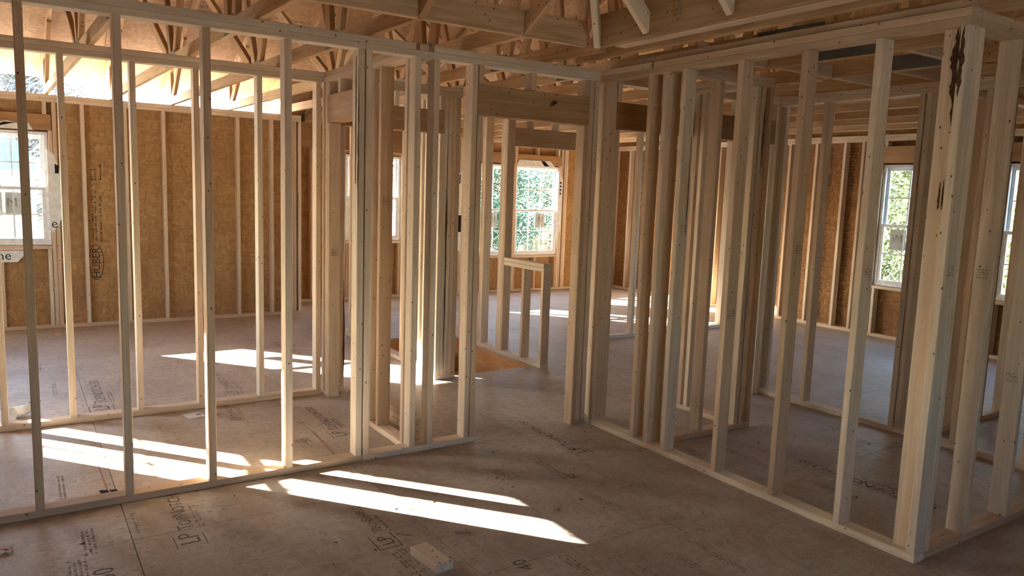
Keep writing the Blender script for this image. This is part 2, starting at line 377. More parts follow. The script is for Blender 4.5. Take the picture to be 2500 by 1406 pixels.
# ------------------------------------------------------------------ interior framing
# A: wall along x in front of the closet, with the wide doorway
A = root('wall_front_left', (1.2, 4.13, 0), 'pale stud partition with a wide headed doorway along the sunlit floor', 'wall', 'structure')
YA = 4.13
px(A, XL, 1.697, YA, 0, 'bottom_plate'); px(A, 1.699, 2.472, YA, 0, 'bottom_plate'); px(A, 3.27, 3.399, YA, 0, 'bottom_plate')
px(A, XL, 1.697, YA, Z1); px(A, 1.699, 3.399, YA, Z1); px(A, XL, 2.005, YA, Z2); px(A, 2.125, 3.399, YA, Z2)
bx(A, 'plate_block', 2.03, 2.09, YA, YA + D, Z2, Z3, STUD)
for xr in (-0.71, -0.325, 0.076, 0.4665, 0.869, 1.279, 1.691, 1.738, 2.043, 2.166, 2.429): sx(A, xr, YA)
sx(A, 2.472, YA, z1=2.095, name='jack_stud'); sx(A, 3.312, YA, z1=2.095, name='jack_stud'); sx(A, 3.351, YA); sx(A, 3.395, YA)
bx(A, 'header', 2.4305, 3.312, YA, YA + T, 2.098, 2.284, HEADW); bx(A, 'header', 2.4305, 3.312, YA + 0.05, YA + D, 2.098, 2.284, HEADW)
for xr in (2.472, 2.868, 3.31): sx(A, xr, YA, 2.286, Z1, 'cripple_stud')
# B: wall along y towards the camera
B = root('wall_front_right', (3.40, 1.72, 0), 'pale stud partition running towards the corner post, closely spaced studs', 'wall', 'structure')
XB = 3.40
py(B, 1.72, 4.06, XB, 0, 'bottom_plate'); py(B, 1.72, 4.219, XB, Z1); py(B, 1.72, 3.62, XB, Z2); py(B, 3.64, 4.219, XB, Z2)
bx(B, 'bearing_plate', 3.42, 3.489, 1.74, 3.98, Z3 + 0.001, Z3 + T, STUD)
for ya in (4.095, 3.66, 3.53, 3.37, 2.95, 2.54, 2.14, 1.758): sy(B, ya, XB)
bx(B, 'backing_stud', 3.443, 3.481, 1.76, 1.849, T, Z1, STUD)
bx(B, 'stud', 3.455, 3.489, 4.10, 4.215, T, Z1, STUD)
# C: wall along x at the near corner
Cw = root('wall_near_right', (3.49, 1.72, 0), 'grey lit stud partition turning off at the damaged corner post', 'wall', 'structure')
YC = 1.72
px(Cw, 3.491, 7.2, YC, 0, 'bottom_plate'); px(Cw, 3.491, 7.2, YC, Z1); px(Cw, 3.40 + D + 0.002, 7.2, YC, Z2)
for xr in (3.528, 3.885, 4.31, 4.72, 5.12, 5.53, 5.94, 6.34, 6.75, 7.16): sx(Cw, xr, YC)
# A2: wall along x behind the closet, then the second headed opening
A2 = root('wall_middle_left', (1.0, 5.68, 0), 'stud partition at the back of the closet with a second headed opening', 'wall', 'structure')
Y2 = 5.68
px(A2, XL, 1.98, Y2, 0, 'bottom_plate'); px(A2, XL, 2.0, Y2, Z1); px(A2, XL, 1.998, Y2, Z2)
for xr in (-0.90, -0.49, -0.07, 0.31, 0.72, 1.115, 1.545, 1.98): sx(A2, xr, Y2)
px(A2, 2.091, 3.2, Y2, Z1); px(A2, 2.091, 3.2, Y2, Z2)
px(A2, 2.091, 2.172, Y2, 0, 'bottom_plate'); px(A2, 2.99, 3.185, Y2, 0, 'bottom_plate')
sx(A2, 2.13, Y2); sx(A2, 2.17, Y2, z1=2.09, name='jack_stud')
sx(A2, 3.03, Y2, z1=2.09, name='jack_stud'); sx(A2, 3.069, Y2); sx(A2, 3.108, Y2); sx(A2, 3.147, Y2); sx(A2, 3.186, Y2)
bx(A2, 'header', 2.132, 3.03, Y2, Y2 + T, 2.092, 2.278, HEADW); bx(A2, 'header', 2.132, 3.03, Y2 + 0.05, Y2 + D, 2.092, 2.278, HEADW)
bx(A2, 'header_black_strip', 2.132, 3.03, Y2 + T, Y2 + 0.05, 2.10, 2.27, BLACKC)  # black strip filling the gap between the header plies
for xr in (2.17, 2.62, 3.03): sx(A2, xr, Y2, 2.28, Z1, 'cripple_stud')
# E: cross wall along y between A and A2, with the closet doorway
E = root('wall_inner_left', (2.0, 4.9, 0), 'short cross partition with a headed closet doorway and notched plate', 'wall', 'structure')
XE = 2.0
py(E, 4.221, 4.832, XE, 0, 'bottom_plate'); py(E, 5.565, 5.678, XE, 0, 'bottom_plate')
py(E, 4.221, 5.678, XE, Z1); py(E, 4.221, 5.769, XE, Z2)
for ya in (4.26, 4.648, 4.79): sy(E, ya, XE)
sy(E, 4.83, XE, z1=2.095, name='jack_stud'); sy(E, 5.603, XE, z1=2.095, name='jack_stud'); sy(E, 5.643, XE)
bx(E, 'header', XE, XE + T, 4.792, 5.603, 2.098, 2.30, TRUSSW); bx(E, 'header', XE + 0.05, XE + D, 4.792, 5.603, 2.098, 2.30, HEADW)
for ya in (5.60, 5.38, 5.0, 4.83): sy(E, ya, XE, 2.302, Z1, 'cripple_stud')
bx(E, 'backing_stud', 1.985, 2.075, 5.645, 5.678, T, Z1, STUD)
# J: wall along y beside the stairs
J = root('wall_inner_back', (3.03, 6.8, 0), 'stud partition along the stair opening towards the far room', 'wall', 'structure')
XJ = 3.03
py(J, 5.772, 8.6, XJ, 0, 'bottom_plate'); py(J, 5.772, 8.6, XJ, Z1); py(J, 5.772, 8.6, XJ, Z2)
for ya in (5.812, 6.03, 6.12, 6.50, 6.92, 7.33, 7.80, 8.2, 8.6): sy(J, ya, XJ)  # nearest studs added to keep a sun patch off the stair edge
# L: half wall by the stairs
Lw = root('wall_back_low', (4.08, 6.2, 0), 'low stud half wall with doubled cap beside the stair opening', 'wall', 'structure')
XH = 4.08
py(Lw, 5.65, 8.6, XH, 0, 'bottom_plate')
for ya in (5.69, 6.01): sy(Lw, ya, XH, T, 0.905, 'cripple_stud')
py(Lw, 5.65, 6.33, XH, 0.906, 'cap_plate'); py(Lw, 5.65, 6.33, XH, 0.945, 'cap_plate')
for ya in (6.37, 6.409, 6.448, 6.772, 6.81, 7.22, 7.62, 8.03, 8.44): sy(Lw, ya, XH)
py(Lw, 6.33, 8.6, XH, Z1); py(Lw, 6.33, 8.6, XH, Z2)
# M: wall along x between the hall and the far room
Mw = root('wall_back_middle', (6.0, 6.45, 0), 'stud partition with a reddish header across the hall opening', 'wall', 'structure')
YM = 6.50
px(Mw, 5.50, 7.55, YM, 0, 'bottom_plate'); px(Mw, 4.171, 7.55, YM, Z1); px(Mw, 4.171, 7.55, YM, Z2)
bx(Mw, 'header', 4.171, 5.54, YM, YM + D, 2.09, 2.275, HEADW)
for xr in (5.54, 5.58, 6.02, 6.43, 6.84, 7.25, 7.53): sx(Mw, xr, YM)
for xr in (4.21, 4.5, 4.82, 5.2, 5.54): sx(Mw, xr, YM, 2.277, Z1, 'cripple_stud')
# K: continuation of A beyond B, wide closet opening
K = root('wall_inner_right', (4.4, 4.10, 0), 'stud partition with a long dark header beyond the corner', 'wall', 'structure')
YK = 4.10
px(K, 3.491, 5.268, YK, Z1); px(K, 3.491, 5.268, YK, Z2)
bx(K, 'header', 3.53, 5.23, YK, YK + T, 2.09, 2.275, HEADW); bx(K, 'header', 3.53, 5.23, YK + 0.05, YK + D, 2.09, 2.275, HEADW)
sx(K, 3.53, YK, z0=0.0); sx(K, 3.57, YK, z0=0.0, z1=2.088, name='jack_stud')
sx(K, 5.268, YK, z0=0.0); sx(K, 5.228, YK, z0=0.0, z1=2.088, name='jack_stud')
for xr in (3.57, 3.98, 4.40, 4.82, 5.22): sx(K, xr, YK, 2.277, Z1, 'cripple_stud')
# N, O: small chase behind B
N = root('wall_inner_near', (4.2, 3.6, 0), 'small boxed chase of studs behind the closely spaced partition', 'wall', 'structure')
px(N, 3.491, 4.42, 3.50, 0, 'bottom_plate'); px(N, 3.491, 4.42, 3.50, Z1); px(N, 3.491, 4.42, 3.50, Z2)
py(N, 3.591, 4.098, 4.285, 0, 'bottom_plate'); py(N, 3.591, 4.098, 4.285, Z1); py(N, 3.591, 4.098, 4.285, Z2)
for xr in (3.925, 4.285, 4.34, 4.42): sx(N, xr, 3.50)
sx(N, 3.53, 3.50)
for ya in (4.096, 4.03, 3.70): sy(N, ya, 4.285)
# P: wall along y farther right
Pw = root('wall_middle_right', (5.27, 3.0, 0), 'grey stud partition across the room with the paired narrow windows', 'wall', 'structure')
XP = 5.27
py(Pw, 1.811, 4.219, XP, 0, 'bottom_plate'); py(Pw, 1.811, 4.098, XP, Z1); py(Pw, 1.811, 4.219, XP, Z2)
for ya in (4.215, 4.175, 3.70, 3.29, 2.955, 2.908, 2.52, 2.08, 1.86): sy(Pw, ya, XP)
bx(Pw, 'stud', 5.36, 5.40, 4.10, 4.189, T, Z1, STUD)
Pc = root('wall_far_right', (6.1, 2.76, 0), 'brown stud partition behind the corner post beside the second narrow window', 'wall', 'structure')
px(Pc, 5.361, 6.62, 2.74, 0, 'bottom_plate'); px(Pc, 5.361, 6.62, 2.74, Z1); px(Pc, 5.361, 6.62, 2.74, Z2)
for xr in (5.40, 5.80, 6.20, 6.58, 6.62): sx(Pc, xr, 2.74)

# ------------------------------------------------------------------ outer walls
def sheath_x(p, y, xa, xb, holes, z0=-0.03, z1=2.47, facing=-1, mat=OSBW, seams=(), colw=1.22):
    """sheets on a wall along x, cut round window openings; returns nothing"""
    xs = sorted(set([xa, xb] + list(seams) + [v for h in holes for v in h[:2]]))
    k = math.ceil((xb - xa) / colw)
    for i in range(1, k):
        s = xa + i * colw
        if not any(h[0] - 0.05 < s < h[1] + 0.05 for h in holes): xs.append(s)
    xs = sorted(set(xs))
    for a, b in zip(xs, xs[1:]):
        m = (a + b) / 2; hh = [h for h in holes if h[0] < m < h[1]]
        for (c, d) in ([(z0, hh[0][2]), (hh[0][3], z1)] if hh else [(z0, z1)]):
            panel(p, 'sheathing_sheet', (a, y + 0.006, c), (1, 0, 0), (0, 0, 1), b - a, d - c, 0.011, mat)
def sheath_y(p, x, ya, yb, holes, z0=-0.03, z1=2.47, mat=OSBW, colw=1.22):
    ys = [ya, yb] + [v for h in holes for v in h[:2]]
    for i in range(1, math.ceil((yb - ya) / colw)):
        s = ya + i * colw
        if not any(h[0] - 0.05 < s < h[1] + 0.05 for h in holes): ys.append(s)
    ys = sorted(set(ys))
    for a, b in zip(ys, ys[1:]):
        m = (a + b) / 2; hh = [h for h in holes if h[0] < m < h[1]]
        for (c, d) in ([(z0, hh[0][2]), (hh[0][3], z1)] if hh else [(z0, z1)]):
            panel(p, 'sheathing_sheet', (x + 0.006, a, c), (0, 1, 0), (0, 0, 1), b - a, d - c, 0.011, mat)
def frame_x(p, y0, wx0, wx1, z0, z1, hh=0.16):      # studs round a window in a wall along x
    for xr in (wx0 - 0.005, wx1 + T + 0.005): sx(p, xr, y0, T, z1 + 0.02, 'jack_stud')
    for xr in (wx0 - T - 0.008, wx1 + 2 * T + 0.008): sx(p, xr, y0)
    bx(p, 'header', wx0 - T, wx1 + T, y0 + 0.004, y0 + D, z1 + 0.022, z1 + 0.022 + hh, HEADW)
    bx(p, 'rough_sill', wx0 - 0.004, wx1 + 0.004, y0, y0 + D, z0 - T - 0.006, z0 - 0.006, STUD)
    n = max(2, int((wx1 - wx0) / 0.4) + 1)
    for i in range(n):
        xr = wx0 + T + (wx1 - wx0 - T) * i / (n - 1)
        sx(p, xr, y0, T, z0 - T - 0.008, 'cripple_stud'); sx(p, xr, y0, z1 + hh + 0.024, Z1, 'cripple_stud')
def frame_y(p, x0, wy0, wy1, z0, z1, hh=0.2):
    for ya in (wy0 - 0.005, wy1 + T + 0.005): sy(p, ya, x0, T, z1 + 0.02, 'jack_stud')
    for ya in (wy0 - T - 0.008, wy1 + 2 * T + 0.008): sy(p, ya, x0)
    bx(p, 'header', x0 + 0.004, x0 + D, wy0 - T, wy1 + T, z1 + 0.022, z1 + 0.022 + hh, HEADW)
    bx(p, 'rough_sill', x0, x0 + D, wy0 - 0.004, wy1 + 0.004, z0 - T - 0.006, z0 - 0.006, STUD)
    n = max(2, int((wy1 - wy0) / 0.4) + 1)
    for i in range(n):
        ya = wy0 + T + (wy1 - wy0 - T) * i / (n - 1)
        sy(p, ya, x0, T, z0 - T - 0.008, 'cripple_stud'); sy(p, ya, x0, z1 + hh + 0.024, Z1, 'cripple_stud')
_win = [0]
def window(ux, origin, width, z0, z1, inward, label, cols=3, rows=2, sticker=True, back=False):
    """double-hung vinyl window. origin = lower corner (at z0) on the outer stud line, ux along the wall, inward = into the room"""
    _win[0] += 1
    ux, inw = Vector(ux), Vector(inward); o3 = Vector(origin); h = z1 - z0
    W = root('window_%d' % _win[0], o3 + ux * width / 2, label, 'window', 'structure')
    def b3(par, name, u0, u1, v0, v1, d0, d1, mat, ch=0.002):
        a = o3 + ux * u0 + inw * d0 + Vector((0, 0, v0)); c = o3 + ux * u1 + inw * d1 + Vector((0, 0, v1))
        lo = [min(a[i], c[i]) for i in range(3)]; hi = [max(a[i], c[i]) for i in range(3)]
        return bx(par, name, lo[0], hi[0], lo[1], hi[1], lo[2], hi[2], mat, ch)
    f = 0.035
    b3(W, 'frame_head', 0, width, h - f, h, -0.02, 0.065, VINYL); b3(W, 'frame_sill', 0, width, 0, f, -0.02, 0.065, VINYL)
    b3(W, 'frame_jamb', 0, f, f, h - f, -0.02, 0.065, VINYL); b3(W, 'frame_jamb', width - f, width, f, h - f, -0.02, 0.065, VINYL)
    mid = h * 0.5
    for nm, v0, v1, d0 in (('upper_sash', mid - 0.02, h - f, 0.0), ('lower_sash', f, mid + 0.02, 0.032)):
        s = 0.036; u0, u1 = f, width - f
        sa = b3(W, nm, u0, u1, v0, v0 + s, d0, d0 + 0.028, VINYL)
        b3(sa, 'sash_rail', u0, u1, v1 - s, v1, d0, d0 + 0.028, VINYL)
        b3(sa, 'sash_stile', u0, u0 + s, v0 + s, v1 - s, d0, d0 + 0.028, VINYL); b3(sa, 'sash_stile', u1 - s, u1, v0 + s, v1 - s, d0, d0 + 0.028, VINYL)
        gu0, gu1, gv0, gv1 = u0 + s, u1 - s, v0 + s, v1 - s; m = 0.016
        for i in range(cols):
            for j in range(rows):
                a, c = gu0 + (gu1 - gu0) * i / cols, gu0 + (gu1 - gu0) * (i + 1) / cols
                e, g = gv0 + (gv1 - gv0) * j / rows, gv0 + (gv1 - gv0) * (j + 1) / rows
                pa = o3 + ux * a + inw * (d0 + 0.012) + Vector((0, 0, e))
                panel(sa, 'pane', pa, ux, (0, 0, 1), c - a, g - e, 0.003, GLASS)
        for i in range(1, cols):
            u = gu0 + (gu1 - gu0) * i / cols; b3(sa, 'muntin', u - m / 2, u + m / 2, gv0, gv1, d0 + 0.006, d0 + 0.0185, VINYL, 0)
        for j in range(1, rows):
            v = gv0 + (gv1 - gv0) * j / rows; b3(sa, 'muntin', gu0, gu1, v - m / 2, v + m / 2, d0 + 0.0062, d0 + 0.0183, VINYL, 0)
    b3(W, 'sash_lock', width / 2 - 0.03, width / 2 + 0.03, mid + 0.02, mid + 0.035, 0.03, 0.055, VINYL)
    if sticker:
        u = width * 0.16 if back else width * 0.5
        p0 = o3 + ux * u + inw * 0.040 + Vector((0, 0, mid - 0.29))
        st = panel(W, 'sticker', p0, ux, (0, 0, 1), 0.2, 0.25, 0.0006, PAPER)
        # the print faces outdoors, so it shows through mirrored from the room
        side = -ux if ux.cross(Vector((0, 0, 1))).dot(inw) > 0 else ux
        e0 = o3 + ux * (u + (0.165 if side.dot(ux) < 0 else 0.035)) + inw * 0.0412 + Vector((0, 0, mid - 0.19))
        me = lettering(st, 'sticker_lettering', 'Mi', 0.13, e0, side, (0, 0, 1), STEEL)
    c = o3 + ux * width / 2 + Vector((0, 0, h / 2)) - inw * 0.06
    portal(c, (width, h), inw)
    return W

# G: left back wall
G = root('wall_back_left', (1.0, YG, 0), 'strand board sheathed outer wall with open eave above and one window', 'wall', 'structure')
px(G, XL, 3.04, YG, 0, 'bottom_plate'); px(G, XL, 3.04, YG, Z1); px(G, XL, 3.04, YG, Z2)
WG = (-0.56, 0.345, 0.90, 2.085)
frame_x(G, YG, *WG)
for xr in (-0.95, 0.69, 1.10, 1.49, 1.90, 2.30, 2.70, 2.94, 2.98, 3.04): sx(G, xr, YG)
sheath_x(G, YG + D, XL - 0.1, 3.05, [WG], seams=(0.72,))
window((1, 0, 0), (WG[0], YG + D, WG[2]), WG[1] - WG[0], WG[2], WG[3], (0, -1, 0), 'white double-hung window with teal roofed house beyond')
# jog and Q: far wall
Q = root('wall_back', (6.0, YB, 0), 'orange lit strand board far outer wall with paired windows', 'wall', 'structure')
px(Q, 3.04, XR + D, YB, 0, 'bottom_plate'); px(Q, 3.04, XR + D, YB, Z1); px(Q, 3.04, XR + D, YB, Z2)
WQ = [(3.97, 4.82, 0.86, 2.08), (5.90, 6.78, 0.60, 2.06), (6.84, 7.72, 0.60, 2.06)]
for h in WQ: frame_x(Q, YB, *h)
for xr in (3.10, 3.50, 5.2, 5.5, 5.74, 7.86, 7.90, 8.2, 8.6, 8.86): sx(Q, xr, YB)
sheath_x(Q, YB + D, 3.05, XR + 0.1, WQ)
lb = ['white double-hung window in the recess past the sheathed wall post', 'paired double-hung window next to the flap lettered d', 'paired double-hung window with evergreen trees beyond, next to corner studs']
for h, t in zip(WQ, lb): window((1, 0, 0), (h[0], YB + D, h[2]), h[1] - h[0], h[2], h[3], (0, -1, 0), t)
for xa, xb in zip((3.06, 4.06, 4.67, 5.28, 5.89, 6.50, 7.11, 7.72, 8.33), (4.02, 4.63, 5.24, 5.85, 6.46, 7.07, 7.68, 8.29, 8.98)):
    bx(Q, 'eave_sun_stop', xa - 0.17, xb - 0.17, YB + 0.03, YB + 0.068, Z3 + 0.001, Z3 + 0.16, STUD)  # added boards that stop sun coming in over the far wall plate
Jg = root('wall_back_jog', (3.05, 10.0, 0), 'short strand board return wall between the two back walls', 'wall', 'structure')
py(Jg, YG + D, YB + D, 2.96, 0, 'bottom_plate'); py(Jg, YG + D, YB + D, 2.96, Z1); py(Jg, YG + D, YB + D, 2.96, Z2)
sheath_y(Jg, 2.94, YG + D + 0.012, YB + D, [])
for ya in (9.62, 9.98, 10.40): sy(Jg, ya, 2.96)
poly(Jg, 'gable_or_sun_infill', [(9.54, 2.47), (10.46, 2.47), (10.46, under_at(10.46) + 0.14), (10.004, under_at(10.004) + 0.14), (10.004, under_at(10.004) + 0.01), (9.54, under_at(9.54) + 0.01)], 0.011, OSBW, (2.94, 0, 0), (0, 1, 0), (0, 0, 1))  # closing strip added above the return wall to stop a sun spot
bx(Jg, 'header', 3.042, 5.0, YG, YG + D, 2.09, 2.39, HEADW); bx(Jg, 'jack_stud', 4.96, 5.0, YG, YG + D, 0, 2.09, STUD)
# H: right outer wall
Hw = root('wall_right', (XR, 5, 0), 'dark orange strand board outer wall with LP stamps and narrow windows', 'wall', 'structure')
py(Hw, YR, YB, XR, 0, 'bottom_plate'); py(Hw, YR, YB, XR, Z1); py(Hw, YR, YB, XR, Z2)
WH = [(4.47, 5.36, 0.64, 2.11), (3.08, 3.97, 0.64, 2.11)]
for h in WH: frame_y(Hw, XR, *h)
for ya in (5.66, 5.91, 6.32, 6.73, 7.13, 7.54, 7.95, 8.35, 8.76, 9.2, 9.57, 9.95, 10.33, 4.3, 2.9, 2.5, 2.0, -0.3, -0.7, -1.2, -1.7): sy(Hw, ya, XR)
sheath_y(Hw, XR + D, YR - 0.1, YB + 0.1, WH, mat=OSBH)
lb = ['narrow double-hung window with sticker and leafy bank beyond', 'narrow double-hung window with bare branches beyond, past the corner post']
for h, t in zip(WH, lb): window((0, -1, 0), (XR + D, h[1], h[2]), h[1] - h[0], h[2], h[3], (-1, 0, 0), t, back=True)
# left outer wall
Lf = root('wall_left', (XL, 4, 0), 'strand board outer wall with a sunny window beside the bedroom', 'wall', 'structure')
WL = [(6.37, 7.30, 0.66, 2.10)]
py(Lf, YR, YB, XL - D, 0, 'bottom_plate'); py(Lf, YR, YB, XL - D, Z1); py(Lf, YR, YB, XL - D, Z2)
for h in WL: frame_y(Lf, XL - D, *h)
for k in range(30):
    ya = YR + 0.1 + 0.406 * k
    if not any(h[0] - 0.12 < ya < h[1] + 0.16 for h in WL) and ya < 10: sy(Lf, ya, XL - D)
sheath_y(Lf, XL - D - 0.012, YR - 0.1, YG + D, WL)
for h, t in zip(WL, ('double-hung window that throws the sun on the closet floor',)):
    window((0, 1, 0), (XL - D, h[0], h[2]), h[1] - h[0], h[2], h[3], (1, 0, 0), t, sticker=False)
# rear wall behind the camera
Rw = root('wall_rear', (4, YR, 0), 'strand board rear outer wall with wide windows', 'wall', 'structure')
WR = [(0.2, 1.7, 0.95, 2.1)]
px(Rw, XL, XR, YR - D, 0, 'bottom_plate'); px(Rw, XL, XR, YR - D, Z1); px(Rw, XL, XR, YR - D, Z2)
for h in WR: frame_x(Rw, YR - D, *h)
sheath_x(Rw, YR - D - 0.012, XL - 0.1, XR + 0.1, WR)
for i, h in enumerate(WR):
    window((-1, 0, 0), (h[1], YR - D, h[2]), h[1] - h[0], h[2], h[3], (0, 1, 0), 'wide double-hung window in the rear wall', sticker=False)
# foundation and ground
fd = root('wall_foundation', (4, 4, -1.3), 'grey concrete foundation under the outer walls', 'foundation', 'structure')
for a in ((XL - .1, XR + .1, YR - .1, YR), (XL - .1, XL, YR, YB), (XR, XR + .1, YR, YB), (XL - .1, XR + .1, YB, YB + .1)):
    bx(fd, 'foundation_side', *a, -1.4, -0.03, FOUND, 0)

# ------------------------------------------------------------------ roof
PITCH = 0.42; RIDGE_Y = 3.9
def under(y): return 2.89 + PITCH * (9.54 - RIDGE_Y) - PITCH * abs(y - RIDGE_Y)      # underside of the sheathing
roof = root('roof', (3.5, RIDGE_Y, under(RIDGE_Y)), 'orange strand board roof deck seen from below between trusses', 'roof', 'structure')
cs = 1 / math.sqrt(1 + PITCH ** 2)
def roof_rows(ys, xa, xb, sgn, stag):
    for i, (ya, yb) in enumerate(zip(ys, ys[1:])):
        x = xa - (1.22 if (i + stag) % 2 else 0)
        while x < xb:
            a, b = max(x, xa), min(x + 2.44, xb)
            if b - a > 0.05:
                uy = Vector((0, cs * sgn, -PITCH * cs)); ln = abs(yb - ya) / cs
                o = Vector((a + .002 if sgn > 0 else b - .002, ya, under(ya) + 0.008))
                panel(roof, 'roof_sheet', o, (1, 0, 0) if sgn > 0 else (-1, 0, 0), uy, b - a - .004, ln - .004, 0.012, OSBR)
            x += 2.44
def rows(y0, y1):
    s = 1.22 * cs * (1 if y1 > y0 else -1); out = [y0]
    while abs(out[-1] + s - y0) < abs(y1 - y0): out.append(out[-1] + s)
    return out + [y1]
roof_rows(rows(RIDGE_Y, 10.0), -1.55, 3.06, 1, 0); roof_rows(rows(RIDGE_Y, 10.75), 3.06, 9.4, 1, 1); roof_rows(rows(RIDGE_Y, -2.7), -1.55, 9.4, -1, 0)
for y1, xa, xb in ((9.99, -1.55, 3.06), (10.74, 3.06, 9.4), (-2.69, -1.55, 9.4)):
    z0, z1 = under(RIDGE_Y) + 0.022, under(y1) + 0.022
    me = bpy.data.meshes.new('roof_light_seal'); me.from_pydata([(xa, RIDGE_Y, z0), (xb, RIDGE_Y, z0), (xb, y1, z1), (xa, y1, z1)], [], [(0, 1, 2, 3)])
    link('roof_light_seal', me, LIGHTSEAL, roof)  # unseen sheet added above the deck against light leaking through the seams
for xg, nm in ((XL - 0.1, Lf), (XR + 0.095, Hw)):
    zr = under(RIDGE_Y)
    poly(nm, 'gable_or_sun_infill', [(-2.3, 2.47), (10.4, 2.47), (10.4, under(10.4)), (RIDGE_Y, zr), (-2.3, under(-2.3))], 0.012, OSBW, (xg, 0, 0), (0, 1, 0), (0, 0, 1))

TG = 'roof trusses in a row overhead'
SKEW = 0.03
def gusset(p, name, c, ux, uy, a, b):
    panel(p, name, Vector(c) - Vector(ux) * a / 2 - Vector(uy) * b / 2, ux, uy, a, b, 0.0015, METAL)
def truss(x0, label, yb0, yb1, tray=False, back=9.54):
    """truss in a vertical plane along y. yb0..yb1 bottom chord at plate height"""
    t = root('roof_truss', (x0, yb1, Z3), label, 'roof truss', None, TG)
    def P3(y, z): return (x0 - SKEW * (y - 3.55), y, z)
    beam(t, 'bottom_chord', P3(yb0, Z3 + 0.0445), P3(yb1, Z3 + 0.0445), T, D, TRUSSW)
    zt = lambda y: under(y) - 0.048
    beam(t, 'top_chord', P3(RIDGE_Y, zt(RIDGE_Y)), P3(yb1 + 0.42, zt(yb1 + 0.42)), T, D, TRUSSW)
    beam(t, 'top_chord', P3(RIDGE_Y, zt(RIDGE_Y)), P3(-2.6, zt(-2.6)), T, D, TRUSSW)
    hb = Z3 + 0.089
    def web(y0, z0, y1, z1, wd=D): beam(t, 'web', P3(y0, z0), P3(y1, z1), T - 0.002, wd, TRUSSW, (0, 1, 0.3))
    web(yb1 - 0.05, hb, yb1 - 0.05, zt(yb1 - 0.05) - 0.045)
    web(yb1 - 0.14, hb - 0.01, yb1 - 0.75, zt(yb1 - 0.75) - 0.03)
    n1 = 6.3
    web(n1 + 0.14, hb, 8.0, zt(8.0) - 0.03)
    web(n1 + 0.02, hb, 6.9, zt(6.9) - 0.03); web(n1 - 0.10, hb, 5.15, zt(5.15) - 0.03)
    web(4.75, hb if not tray else hb, 5.05, zt(5.05) - 0.03); web(4.6, hb, 4.05, zt(4.05) - 0.03)
    bx_y = [(n1, 0.30), (yb1 - 0.1, 0.14), (4.68, 0.2)] if x0 < 4.5 else [(yb1 - 0.1, 0.14)]
    for yy, ln in bx_y:
        for s in (-1, 1):
            c = Vector(P3(yy, Z3 + 0.055)) + Vector((s * (T / 2 + 0.001), 0, 0))
            gusset(t, 'gusset_plate', c, (-SKEW * s, s, 0), (0, 0, 1), ln, 0.10)
    if tray:
        beam(t, 'sloped_chord', P3(3.57, Z3 + 0.047), P3(2.55, Z3 + 0.047 + 0.62 * 1.02), T, D, TRUSSW)
        beam(t, 'raised_chord', P3(2.58, 3.14), P3(-2.2, 3.14), T, D, TRUSSW)
    else:
        web(2.9, hb, 2.9, zt(2.9) - 0.03); web(2.7, hb, 1.4, zt(1.4) - 0.03); web(1.2, hb, 0.2, zt(0.2) - 0.03); web(-0.9, hb, -0.1, zt(-0.1) - 0.03)
        for yy in ((2.75, 1.25) if x0 < 5 else (1.25,)):
            for s in (-1, 1): gusset(t, 'gusset_plate', Vector(P3(yy, Z3 + 0.05)) + Vector((s * (T / 2 + 0.001), 0, 0)), (-SKEW * s, s, 0), (0, 0, 1), 0.42, 0.09)
    return t
ORD = ['first', 'second', 'third', 'fourth', 'fifth', 'sixth', 'seventh', 'eighth', 'ninth', 'tenth']
for i, x0 in enumerate((2.385, 1.75, 1.14, 0.53, -0.08, -0.69)):
    truss(x0, 'tray roof truss on the open eave, %s from the doubled tray beam' % ORD[i], 3.55, 9.54, tray=True)
for i, x0 in enumerate((2.97, 3.56, 4.10, 4.71, 5.32, 5.93, 6.54, 7.15, 7.76, 8.37)):
    truss(x0, 'roof truss with long level chord, %s from the doubled tray beam' % ORD[i], -2.2 if x0 > 3.2 else 3.6, 10.40)
# tray ceiling edge over the near room
tr = root('ceiling', (1.5, 3.55, Z3), 'two-by-six blocks and doubled beam edging the sloped tray ceiling', 'ceiling', 'structure')
xs = [-1.05, -0.71, -0.10, 0.51, 1.12, 1.73, 2.365, 2.80]
for a, b in zip(xs, xs[1:]):
    bx(tr, 'tray_block', a + 0.02 if a > -1 else a, b - 0.002 if b < 2.7 else b, 3.545, 3.583, Z3 + 0.001, Z3 + 0.141, TRUSSW)
bx(tr, 'tray_beam', 2.865, 2.903, -2.2, 3.58, Z3 + 0.002, Z3 + 0.186, HEADW); bx(tr, 'tray_ledger', 2.905, 2.985, -2.2, 3.42, Z3 - 0.002, Z3 + 0.036, STUD)
bx(tr, 'tray_beam', 3.11, 3.148, -2.2, 4.05, Z3 + 0.002, Z3 + 0.141, HEADW)
for ya in (3.12, 2.55, 1.94, 1.3, 0.7):
    beam(tr, 'sloped_rafter', (2.885, ya, Z3 + 0.05), (2.25, ya, Z3 + 0.05 + 0.62), T, D, STUD)
beam(tr, 'hip_rafter', (2.86, 3.52, Z3 + 0.03), (2.2, 2.86, Z3 + 0.03 + 0.60), T, D, STUD)
for (xa, xb, yy) in ((4.12, 4.69, 3.25), (4.73, 5.30, 3.25), (4.73, 5.30, 2.83), (4.12, 4.69, 2.4), (5.34, 5.91, 2.83), (5.34, 5.91, 3.5), (4.12, 4.69, 4.6), (4.73, 5.30, 4.6), (3.48, 4.08, 3.3)):
    bx(tr, 'ceiling_block', xa, xb, yy, yy + T, Z3 + 0.001, Z3 + 0.09, STUD)

